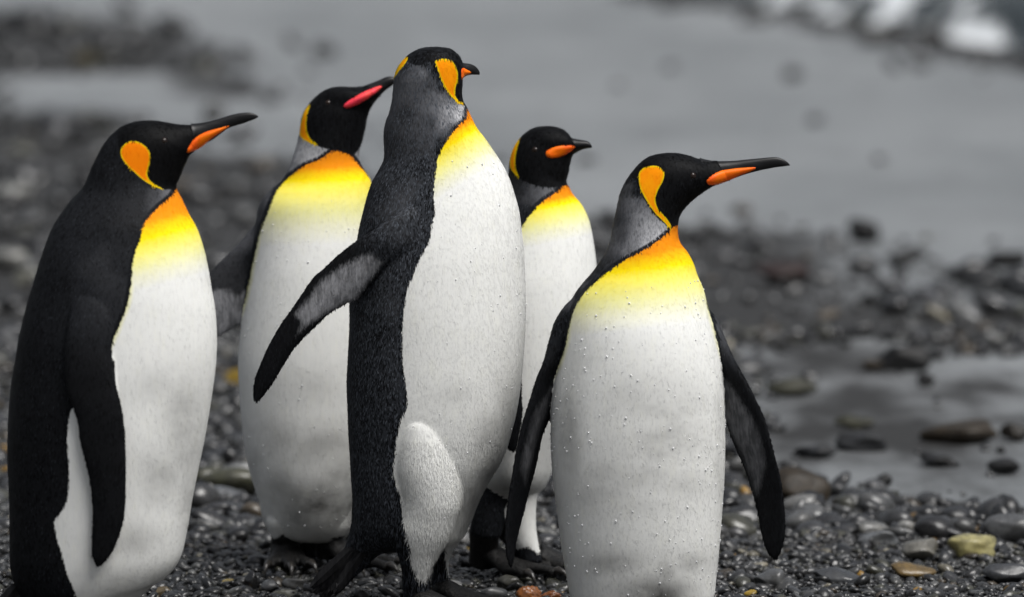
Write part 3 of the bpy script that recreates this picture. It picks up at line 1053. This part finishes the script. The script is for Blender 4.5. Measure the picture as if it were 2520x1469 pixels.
#PENGUINS
# ---- far left: side view, black back, bill lifted to the right
p = Penguin(8.85, 'king penguin at the far left in profile, blackest back, bill raised to the right', 280)
p.add('body', [(200,1535,300,1510,60), (95,1500,378,1440,130), (48,1460,413,1417,155), (26,1400,445,1370,170), (24,1307,462,1298,180),
    (22,1219,473,1232,185), (18.5,1131,488,1157,190), (20,1043,506,1069,195), (26,955,519,990,195), (37,889,530,911,195), (47,828,534,838,192),
    (67,744,530,765,185), (84,690,521,711,178), (102,630,511,652,165), (119,582,500,606,150), (139,542,485,563,135), (172,496,466,528,112),
    (204,460,448,490,92), (220,424,434,460,80), (235,391,443,436,74), (256,353,462,391,70), (275,330,467,382,67), (300,310,472,377,62),
    (335,299,477,373,55), (370,296,480,370,46), (399,299,483,366,38), (441,306,487,362,29), (470,307,493,357,22), (485,306,498,352,17)])
p.add('flipper', [(200,690,300,700,24,-125), (180,740,297,745,26,-155), (166,800,284,810,24,-178), (160,860,273,860,21,-192), (160,920,277,905,18,-203), (166,964,286,946,16,-208),
    (178,1000,296,985,15,-212), (190,1040,305,1030,14,-214), (196,1087,309,1080,13,-214), (207,1131,311,1130,13,-213), (218,1175,311,1175,12,-211),
    (225,1228,310,1228,12,-208), (227,1285,305,1282,11,-205), (224,1342,288,1335,10,-200), (227,1373,271,1368,8,-198), (238,1397,246,1396,3,-196)], tone=0.03)
p.add('leg', [(170,1480,260,1480,40,-60), (185,1540,245,1540,30,-60), (190,1585,235,1585,24,-60)])
p.add('leg', [(210,1480,300,1480,40,60), (225,1540,285,1540,30,60), (230,1585,275,1585,24,60)])
p.build(white=[(433,466), (420,484), (391,509), (370,530), (355,551), (345,589), (336,610), (328,643), (324,681), (321,715), (313,753), (300,786), (286,820), (264,865),
        (230,930), (178,1004), (169,1034), (165,1087), (169,1131), (169,1175), (167,1219), (154,1254), (134,1280), (133,1292), (141,1329), (154,1368), (163,1408), (180,1448), (200,1500),
        (240,1560), (480,1560), (620,1300), (640,900), (600,640), (520,500), (450,462)],
    chest=((432,468), (.264,.964), (58,106,215)),
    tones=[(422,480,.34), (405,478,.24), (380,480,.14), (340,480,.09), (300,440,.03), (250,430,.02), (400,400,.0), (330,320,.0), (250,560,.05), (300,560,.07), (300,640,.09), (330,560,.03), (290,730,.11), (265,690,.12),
           (200,700,.10), (235,650,.12), (255,610,.11), (215,670,.115), (250,640,.12), (220,610,.10), (150,700,.02), (60,900,.01), (60,1200,.008), (110,1100,.006), (60,1400,.005), (370,430,.01), (440,400,.0)],  # paler shoulder points paint the back's sheen into the tone
    ear=[[(297,370), (303,358), (319,348), (336,348), (353,356), (366,370), (370,389), (366,408), (362,425), (366,440), (378,452), (399,463), (403,467), (388,462), (374,456), (353,443), (332,425), (311,404), (299,387)]],
    hood=[(440,467),(420,466),(388,463),(374,458),(332,427),(309,404),(294,375),(300,300),(400,270),(700,250),(500,400),(455,440)],
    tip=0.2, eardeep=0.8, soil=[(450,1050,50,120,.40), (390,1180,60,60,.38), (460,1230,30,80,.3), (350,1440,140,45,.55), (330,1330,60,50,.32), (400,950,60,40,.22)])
p.beak([(470,303,485,364,24), (479,304,488,362,21), (500,301,505,353,17), (525,295,524,343,14), (550,288,545,328,11.5), (567,283,562,316,10), (585,279,582,309,8), (601,277,599,304,7), (616,277,614,298,5.5), (627,280,625,294,4), (636,286,635,289,1.2)],
    plate=[(460,375), (464,362), (479,341), (504,326), (538,316), (566,308), (546,322), (521,339), (496,360), (475,371)], far_side=True)
p.eye(405, 345)
p.tail((60,1440), (-20,1560), 70, off=0)
for sx, off in ((212, -60), (255, 60)):
    q = at(sx, 1590, p.y0 + off * p.k)
    foot(p.root, q[0], q[1], 0.006, 1.2, 0.14)

# ---- second from the left, behind: faces the camera, head turned to the right with a pink bill plate
p = Penguin(9.67, 'king penguin facing the camera behind the left pair, pink stripe on its bill', 760)
p.add('body', [(700,1325,830,1330,60), (662,1308,850,1325,100), (645,1270,865,1300,130), (636,1225,880,1250,150), (617,1169,898,1180,165), (604,1110,910,1115,172),
    (596,1050,920,1050,176), (589,960,930,960,178), (586,900,934,890,178), (588,850,936,840,176), (597,780,936,780,172), (606,720,934,710,166), (615,670,930,650,160),
    (622,620,928,590,150), (628,560,925,540,138), (637,506,921,490,126), (658,474,915,455,112), (692,446,908,435,98), (710,415,897,418,86), (721,385,888,402,78),
    (731,352,884,385,74), (737,325,886,365,72), (739,304,893,342,70), (745,280,899,318,68), (760,256,903,294,66), (778,237,908,277,62), (800,221,914,264,57,-6),
    (830,213,920,254,50,-12), (862,214,927,245,40,-18), (889,213,933,238,30,-22), (906,207,938,233,24,-25)])
p.add('flipper', [(660,520,720,560,34,10), (625,555,668,610,30,8), (596,590,632,680,22,2), (564,622,614,745,16,-8), (530,655,594,795,13,-15), (500,690,560,815,12,-20),
    (470,740,520,845,11,-25), (450,800,485,880,9,-25), (440,860,455,900,5,-25), (440,890,446,898,2,-25)], tone=0.13,
    grey=[(640,735), (628,722), (600,712), (585,722), (560,708), (525,712), (490,760), (480,860), (545,838), (592,805), (625,770)], gtone=0.8)
p.add('leg', [(664,1240,745,1240,60,-45), (654,1280,738,1275,54,-56), (664,1310,732,1300,38,-62), (672,1328,722,1312,24,-64)], white=[(600,1150), (600,1300), (668,1328), (690,1318), (725,1304), (738,1282), (760,1150)])
p.add('leg', [(750,1240,880,1240,60,-35), (748,1285,868,1290,54,-48), (756,1312,850,1318,38,-54), (775,1325,835,1325,24,-56)], white=[(735,1150), (744,1290), (750,1316), (790,1322), (840,1320), (900,1300), (900,1150)])
p.build(white=[(809,377), (784,394), (755,405), (729,422), (704,443), (683,468), (671,493), (658,527), (641,569), (631,611), (620,657), (612,700), (595,770), (560,850), (560,1000), (570,1150), (620,1320), (720,1400), (960,1400),
        (990,900), (960,500), (930,460), (905,432), (880,402), (862,383), (840,374), (822,371)],
    front=True, chest=((832,372), (.03,1), (40,78,230)),
    tones=[(740,380,.62), (770,385,.72), (800,372,.55), (725,415,.42), (885,390,.62), (880,378,.5), (700,440,.14), (660,480,.20), (640,540,.22), (620,580,.22), (690,458,.03), (650,545,.04), (810,290,.01), (850,330,.008), (780,240,.008), (760,300,.0), (640,640,.05)],
    ear=[[(764,256), (750,272), (742,295), (736,321), (740,337), (757,349), (782,359), (776,351), (763,340), (755,321), (754,300), (757,279)]], ear_depth=30,
    hood=[(757,260),(746,285),(738,310),(738,328),(755,348),(784,360),(809,367),(834,370),(858,382),(872,380),(900,340),(960,240),(1000,150),(800,150),(700,200)],
    tip=0.4, soil=[(790,1262,120,82,.95), (700,1200,50,50,.4), (735,1275,26,50,.9), (850,1160,80,60,.5), (690,1080,80,50,.35), (800,1100,100,60,.42), (625,1130,30,60,.3), (760,950,90,60,.22)])  # belly dirt; darkness low between the legs includes painted shade
p.beak([(880,212,918,258,30,-22), (895,211,922,252,25,-24), (927,199,940,231,17,-26), (948,190,953,219,12,-28), (960,188,963,212,9,-29), (970,190,970,207,6,-30), (977,195,977,204,3.5,-30), (981,199,981,202,1,-30)],
    plate=[(846,263), (851,253), (876,237), (906,222), (937,211), (935,220), (910,239), (881,256), (858,265)], pink=True)
p.eye(806, 252)
p.tail((760,1300), (750,1385), 60, off=120)
q = at(700, 1380, p.y0 - 70 * p.k)
foot(p.root, q[0], q[1] + 0.03, 0.008, 0.12, 0.115, 0.36, leg_top=at(703, 1300, p.y0 - 62 * p.k))
q = at(812, 1380, p.y0 - 60 * p.k)
foot(p.root, q[0], q[1] + 0.02, 0.008, 0.75, 0.15, 0.34, leg_top=at(806, 1305, p.y0 - 50 * p.k))
p.drops(140)

# ---- middle: back three-quarter view, flipper swung out, striding
p = Penguin(9.16, 'tallest king penguin in the middle, seen from behind with one flipper held out', 1060)
p.add('body', [(806,1432,852,1440,8), (830,1388,900,1396,18), (848,1348,945,1360,40), (858,1318,1040,1350,80), (865,1284,1127,1330,125), (866,1255,1155,1290,140), (867,1220,1182,1225,155), (864,1180,1207,1180,162),
    (861,1127,1238,1127,170), (857,1060,1260,1060,176), (855,1000,1274,1000,180), (853,944,1284,930,182), (856,879,1290,860,182), (860,797,1294,790,180),
    (860,745,1294,730,176), (866,690,1292,670,170), (872,640,1289,610,162), (879,588,1284,565,152), (885,556,1278,520,142), (893,522,1268,482,132), (902,489,1256,445,120),
    (914,451,1240,410,108), (931,420,1221,380,97), (944,393,1206,358,90), (945,363,1192,338,86), (944,329,1176,318,83), (949,300,1163,294,80), (956,281,1150,266,77),
    (964,250,1141,250,74), (967,220,1137,230,72), (970,188,1138,208,72), (980,163,1139,185,70), (995,144,1139,163,66), (1012,130,1134,143,58), (1035,119,1122,129,44),
    (1055,116,1105,119,26), (1070,115.5,1090,117,10)])
p.add('flipper', [(1020,505,1050,600,26,-112), (990,518,1015,622,26,-128), (955,542,980,635,24,-132), (914,569,950,655,20,-130), (877,592,918,692,17,-125), (834,625,886,733,15,-120),
    (801,656,852,748,14,-115), (771,682,815,768,13,-112), (745,719,785,795,12,-110), (719,758,757,822,12,-108), (689,800,728,853,11,-106), (663,846,701,893,11,-104),
    (643,889,675,938,10,-102), (627,931,655,965,8,-100), (622,970,639,985,5,-99), (626,987,631,990,2,-99)], tone=0.05,
    grey=[(957,625), (945,640), (931,634), (918,621), (902,621), (879,630), (843,647), (810,670), (784,692), (758,728), (735,755), (722,772), (738,795), (727,826), (745,812), (777,790), (826,762), (862,745), (879,738), (897,709), (935,660)], gtone=1.0)
p.add('leg', [(1010,1012,1050,1018,12,-150), (985,1035,1088,1045,45,-135), (974,1068,1112,1085,62,-126), (968,1110,1124,1115,72,-120), (966,1150,1133,1155,78,-116),
    (972,1190,1139,1195,80,-112), (980,1225,1137,1240,76,-112), (978,1257,1126,1275,70,-112), (968,1297,1112,1315,62,-112), (970,1330,1097,1340,54,-111),
    (980,1360,1082,1362,46,-109), (990,1395,1066,1395,39,-104), (993,1425,1058,1425,34,-98), (994,1455,1059,1455,31,-92), (995,1500,1060,1495,30,-87)], tone=0.035,
    white=[(1000,960), (987,1029), (980,1068), (976,1078), (972,1120), (968,1153), (973,1186), (986,1225), (990,1257), (996,1297), (1003,1323), (1009,1349), (1012,1382), (1022,1409), (1034,1424), (1052,1418), (1066,1395), (1075,1372), (1120,1360), (1200,1200), (1200,960)])
p.add('leg', [(1070,1330,1130,1325,26,40), (1068,1370,1106,1370,21,40), (1066,1410,1102,1410,19,40), (1064,1500,1101,1495,20,40)], tone=0.03,
    white=[(1092,1300), (1094,1350), (1098,1390), (1101,1412), (1110,1412), (1180,1320), (1180,1280)])
p.feather_len = lambda P: 1.0 + (0.5 * sstep(P[:, 1], 1030, 1120) + 1.1 * sstep(P[:, 1], 1200, 1400)) * sstep(P[:, 0], 950, 985)
p.build(white=[(1150,268), (1148,287), (1129,308), (1108,333), (1091,359), (1078,388), (1072,426), (1068,459), (1068,493), (1070,527), (1061,556), (1057,590), (1040,623), (1024,657), (1015,682), (1006,699),
        (996,748), (991,797), (990,846), (991,895), (996,928), (1001,970), (1001,1003), (987,1029), (976,1078), (972,1120), (968,1153), (973,1186), (986,1225), (990,1257), (996,1297), (1003,1323), (1009,1349),
        (1060,1420), (1200,1420), (1400,1000), (1400,600), (1240,330), (1170,262)],
    chest=((1150,270), (.518,.856), (26,58,150)),
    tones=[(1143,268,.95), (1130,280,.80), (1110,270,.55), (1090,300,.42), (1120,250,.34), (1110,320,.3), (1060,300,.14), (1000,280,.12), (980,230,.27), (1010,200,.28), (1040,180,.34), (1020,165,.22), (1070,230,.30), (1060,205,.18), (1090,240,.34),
           (960,330,.15), (1000,360,.15), (1060,350,.17), (960,420,.11), (930,480,.10), (900,560,.09), (1020,450,.13), (1010,470,.15), (990,490,.17), (965,520,.15), (1030,450,.13), (1000,420,.10), (1045,420,.02), (1050,470,.02), (1055,520,.02), (1030,560,.08), (1040,530,.06),  # shoulder ridge points put a sheen highlight into the plumage tone
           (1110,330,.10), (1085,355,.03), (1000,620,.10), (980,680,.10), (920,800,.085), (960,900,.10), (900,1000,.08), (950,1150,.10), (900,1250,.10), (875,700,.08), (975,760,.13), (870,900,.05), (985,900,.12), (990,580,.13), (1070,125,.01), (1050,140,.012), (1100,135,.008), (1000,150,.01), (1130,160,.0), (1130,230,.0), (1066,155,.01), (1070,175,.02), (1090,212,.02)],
    ear=[[(1071,150), (1078,146), (1091,144), (1104,146), (1114,150), (1120,161), (1126,176), (1127,189), (1124,204), (1121,215), (1120,226), (1122,239), (1130,248), (1140,252), (1139,256), (1129,254), (1114,240), (1102,225), (1089,202), (1081,181), (1075,163)],
         [(1003,138), (998,140), (988,151), (978,168), (970,182), (962,192), (966,196), (975,184), (986,169), (996,158), (1003,146)]],
    hood=[(1003,148),(1012,156),(1030,160),(1045,158),(1060,152),(1068,165),(1080,190),(1094,214),(1110,238),(1126,252),(1142,259),(1170,262),(1190,150),(1100,90),(980,90),(985,150)],
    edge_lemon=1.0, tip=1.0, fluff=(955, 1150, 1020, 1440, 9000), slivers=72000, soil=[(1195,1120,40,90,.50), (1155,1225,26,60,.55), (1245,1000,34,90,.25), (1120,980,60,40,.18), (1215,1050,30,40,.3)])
p.beak([(1122,150,1124,205,28,15), (1132,152,1133,198,23,20), (1143,155,1145,188,17,26), (1157,157,1159,184,12,32), (1170,163,1171,184,8,37), (1178,172,1178,184,4,40), (1181,179,1180,184,1.2,41)],
    plate=[(1137,168), (1150,173), (1159,177), (1154,181), (1145,184), (1140,190), (1136,196), (1134,185)])
p.tail((880,1350), (796,1466), 66, n=21, off=-14)
q = at(1030, 1540, p.y0 - 87 * p.k)
foot(p.root, q[0], q[1], 0.005, 0.9, 0.14)
q = at(1082, 1530, p.y0 + 40 * p.k)
foot(p.root, q[0], q[1], 0.005, 1.2, 0.13)
p.drops(90, (1000, 300))

# ---- behind the middle one: only head, breast and feet show
p = Penguin(9.56, 'king penguin half hidden behind the tallest one, smallest looking head turned to the right', 1300)
p.add('body', [(1190,1215,1300,1230,60), (1168,1190,1335,1205,110), (1160,1150,1357,1165,140), (1155,1080,1385,1080,155), (1150,1000,1420,1000,165), (1150,920,1450,920,168),
    (1152,840,1468,840,166), (1158,760,1474,760,160), (1170,690,1471,690,150), (1185,640,1467,640,138), (1200,600,1461,595,126), (1215,560,1452,550,112), (1228,520,1440,518,98),
    (1240,480,1425,495,84), (1247,450,1410,478,76), (1251,425,1402,463,72), (1254,395,1394,447,70), (1262,367,1399,428,69), (1275,345,1402,410,67), (1290,329,1405,395,64),
    (1312,315,1408,385,60,-4), (1340,310,1412,378,54,-8), (1368,312,1416,374,46,-12), (1390,321,1420,371,36,-16), (1404,336,1424,370,26,-20)])
p.add('flipper', [(1180,650,1230,650,26,-110), (1190,720,1262,720,20,-160), (1195,800,1280,800,15,-185), (1200,880,1285,880,13,-192), (1210,960,1284,960,12,-195), (1225,1010,1287,1012,11,-195),
    (1234,1060,1280,1062,10,-193), (1245,1095,1272,1104,8,-190), (1250,1106,1264,1112,4,-190)], tone=0.04)
p.add('leg', [(1180,1185,1250,1195,44,-50), (1166,1250,1250,1255,42,-60), (1158,1295,1238,1302,38,-64), (1158,1316,1232,1320,34,-66)], tone=0.03)
p.add('leg', [(1240,1160,1345,1160,48,-30), (1248,1219,1323,1219,44,-40), (1254,1285,1319,1285,38,-44), (1260,1330,1324,1330,32,-46), (1266,1350,1329,1351,28,-46), (1272,1380,1336,1382,26,-46)],
    white=[(1220,1100), (1240,1250), (1255,1330), (1275,1350), (1300,1345), (1318,1358), (1332,1356), (1380,1300), (1380,1100)])
p.build(white=[(1385,459), (1368,474), (1339,493), (1314,518), (1291,547), (1275,580), (1262,620), (1250,680), (1240,760), (1225,900), (1190,1100), (1188,1200), (1215,1260), (1245,1310), (1400,1330), (1560,900), (1520,560), (1440,470), (1400,458)],
    front=True, limit_back=60, chest=((1390,458), (.2,.98), (26,46,130)),
    tones=[(1368,468,.34), (1345,475,.28), (1320,475,.20), (1300,490,.15), (1280,470,.12), (1262,440,.10), (1270,540,.03), (1300,520,.05), (1330,385,.01), (1360,420,.01), (1350,320,.05), (1385,330,.05), (1320,330,.02), (1270,370,.0)],
    ear=[[(1281,336), (1267,356), (1258,375), (1254,396), (1258,417), (1277,437), (1270,417), (1268,392), (1273,365)]], ear_depth=40,
    hood=[(1254,400),(1258,420),(1276,438),(1310,453),(1339,460),(1368,460),(1390,457),(1412,450),(1490,350),(1400,280),(1260,280),(1230,360)],
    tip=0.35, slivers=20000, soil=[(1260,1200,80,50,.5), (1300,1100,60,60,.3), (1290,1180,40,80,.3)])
p.beak([(1392,333,1411,380,26,-18), (1410,340,1424,372,18,-24), (1430,344,1437,367,13,-28), (1445,347,1447,365,8.5,-31), (1453,353,1453,364,5,-33), (1457,360,1457,363,1.2,-34)],
    plate=[(1343,377), (1349,369), (1368,361), (1389,358), (1415,360), (1402,373), (1381,384), (1360,389), (1347,386)])
p.eye(1316, 368)
p.tail((1250,1200), (1240,1330), 60, off=120)
q = at(1190, 1400, p.y0 - 66 * p.k)
foot(p.root, q[0], q[1] + 0.04, 0.01, 0.95, 0.15, 0.36, leg_top=at(1192, 1300, p.y0 - 55 * p.k))
q = at(1305, 1405, p.y0 - 46 * p.k)
foot(p.root, q[0], q[1] + 0.04, 0.01, 1.15, 0.13, 0.36, leg_top=at(1296, 1335, p.y0 - 40 * p.k))

# ---- right: nearest of the right group, front view, head in profile
p = Penguin(9.05, 'rightmost king penguin, white belly to the camera and long bill held level', 1570)
p.add('body', [(1480,1530,1680,1530,60), (1422,1500,1742,1500,110), (1404,1469,1757,1469,135), (1396,1430,1762,1430,145), (1382,1351,1770,1351,158), (1371,1263,1777,1263,170),
    (1360,1175,1783,1175,178), (1355,1087,1785,1087,182), (1357,1012,1783,1012,182), (1363,950,1780,950,180), (1374,890,1773,890,176), (1384,830,1763,830,168),
    (1392,790,1752,785,158), (1400,758,1743,752,145), (1414,724,1731,711,130), (1436,695,1717,678,118), (1460,667,1707,648,104), (1488,625,1692,620,92), (1502,590,1676,600,84),
    (1509,547,1669,578,76), (1518,510,1669,552,72), (1526,475,1674,530,70), (1540,445,1686,512,68), (1556,422,1705,493,66), (1578,398,1725,477,64), (1600,384,1740,467,60),
    (1630,377,1755,458,54), (1660,376,1768,453,46), (1690,381,1778,449,38), (1720,391,1785,446,30), (1745,395,1790,444,24), (1765,395,1795,442,19)])
p.add('flipper', [(1420,725,1475,760,30,0), (1390,752,1430,800,32,-5), (1366,792,1408,830,26,-15,5), (1355,835,1396,850,20,-25,15), (1342,885,1384,885,16,-35,20), (1320,937,1368,935,13,-42,24), (1302,990,1360,1000,11,-48,26),
    (1285,1043,1347,1040,11,-52,28), (1272,1100,1334,1075,10,-54,28), (1261,1166,1318,1150,10,-55,26), (1252,1219,1303,1205,9,-55,22), (1246,1272,1290,1255,9,-54,14),
    (1243,1316,1277,1305,8,-52,4), (1245,1350,1268,1345,7,-50,-8), (1250,1380,1263,1380,5,-48,-20), (1255,1397,1259,1395,2,-40,-30)], tone=0.05,
    grey=[(1366,930), (1345,965), (1320,999), (1300,1050), (1288,1100), (1279,1149), (1284,1172), (1294,1197), (1308,1145), (1322,1090), (1350,1010)], gtone=0.32)
p.add('flipper', [(1690,735,1738,752,24,10), (1722,780,1765,786,26,6), (1752,830,1789,842,22,0,-6), (1778,890,1808,890,18,6,-14), (1784,937,1836,937,14,18,-22), (1784,985,1862,986,12,24,-30),
    (1787,1040,1884,1034,11,28,-34), (1803,1087,1897,1083,11,28,-36), (1826,1140,1910,1131,10,26,-36), (1842,1184,1923,1184,10,22,-35), (1857,1232,1929,1232,9,16,-33),
    (1868,1285,1934,1280,9,8,-30), (1878,1333,1931,1326,8,0,-26), (1891,1364,1921,1362,6,-6,-20), (1905,1378,1912,1378,2,-12,-14)], tone=0.05,
    grey=[(1780,930), (1800,945), (1815,968), (1843,1008), (1865,1052), (1879,1096), (1887,1140), (1879,1180), (1866,1222), (1852,1205), (1843,1175), (1817,1109), (1788,1050), (1775,990)], gtone=0.42)
p.add('leg', [(1440,1440,1560,1440,50,-10), (1415,1500,1570,1500,70,-22), (1440,1540,1540,1540,40,-40)], white=[(1300,1300), (1300,1600), (1580,1600), (1580,1300)])
p.add('leg', [(1620,1440,1725,1440,50,-10), (1610,1500,1748,1500,70,-22), (1640,1540,1730,1540,40,-40)], white=[(1590,1300), (1590,1600), (1800,1600), (1800,1300)])
p.build(white=[(1652,562), (1642,574), (1612,598), (1578,619), (1545,636), (1520,653), (1490,674), (1461,699), (1436,724), (1415,758), (1402,800), (1394,842), (1378,892), (1340,980), (1320,1150), (1350,1400), (1400,1600),
        (1780,1600), (1830,1200), (1800,900), (1780,880), (1756,800), (1738,740), (1735,680), (1730,620), (1690,575), (1674,555)],
    front=True, chest=((1660,562), (.12,.99), (52,100,235)),
    tones=[(1645,572,.72), (1625,575,.72), (1590,600,.62), (1600,560,.56), (1580,530,.42), (1560,590,.42), (1540,620,.36), (1530,580,.22), (1560,500,.34), (1545,460,.15), (1520,540,.14), (1530,640,.10), (1500,650,.12), (1470,670,.09), (1440,705,.15), (1410,740,.17),
           (1480,678,.02), (1430,730,.02), (1545,430,.01), (1570,470,.03), (1620,400,.0), (1660,460,.0), (1700,430,.0), (1650,520,.0), (1745,760,.17), (1770,830,.17), (1400,800,.02)],
    ear=[[(1572,436), (1574,423), (1586,412), (1602,408), (1619,409), (1631,418), (1635,429), (1631,446), (1623,460), (1616,476), (1613,492), (1616,506), (1623,518), (1640,537), (1650,552), (1652,561), (1646,559), (1633,545), (1614,526), (1600,507), (1584,481), (1575,460)]],
    hood=[(1548,428),(1563,441),(1574,465),(1588,494),(1607,523),(1626,542),(1649,563),(1662,566),(1690,560),(2000,420),(1700,340),(1570,370),(1545,405)],
    tip=0.45, slivers=32000, soil=[(1610,1000,110,70,.40), (1630,1085,120,60,.52), (1400,1060,34,160,.40), (1560,1170,120,40,.36), (1690,1190,70,45,.30), (1480,1220,90,40,.30), (1560,1250,140,25,.25), (1618,1492,92,70,1.0), (1640,1420,30,60,.45), (1520,1385,80,30,.45), (1700,1385,60,30,.40), (1770,1100,18,140,.3)])  # mottling is dirt; left edge and leg cleft include painted shade
p.beak([(1722,388,1742,462,30), (1736,392,1750,458,26), (1760,396,1768,452,21), (1789,396,1791,444,17), (1812,395,1812,437,14.5), (1831,393,1831,430,12.5), (1852,391,1852,424,11), (1873,389,1872,419,9.5), (1895,387,1892,415,8), (1912,387,1908,412,6.5), (1926,391,1923,410,5), (1937,398,1935,408.5,3), (1944,405.5,1943,407.5,1)],
    plate=[(1739,446), (1742,440), (1754,430), (1773,421), (1801,416), (1831,413), (1864,412), (1845,421), (1822,430), (1794,443), (1770,451), (1752,455), (1742,452)], far_side=True)
p.eye(1706, 432)
p.tail((1570,1500), (1570,1560), 70, off=130)
for sx in (1490, 1685):
    q = at(sx, 1535, p.y0 - 60 * p.k)
    foot(p.root, q[0], q[1], 0.005, 0.15 if sx < 1600 else 0.35, 0.13)
p.drops(330)
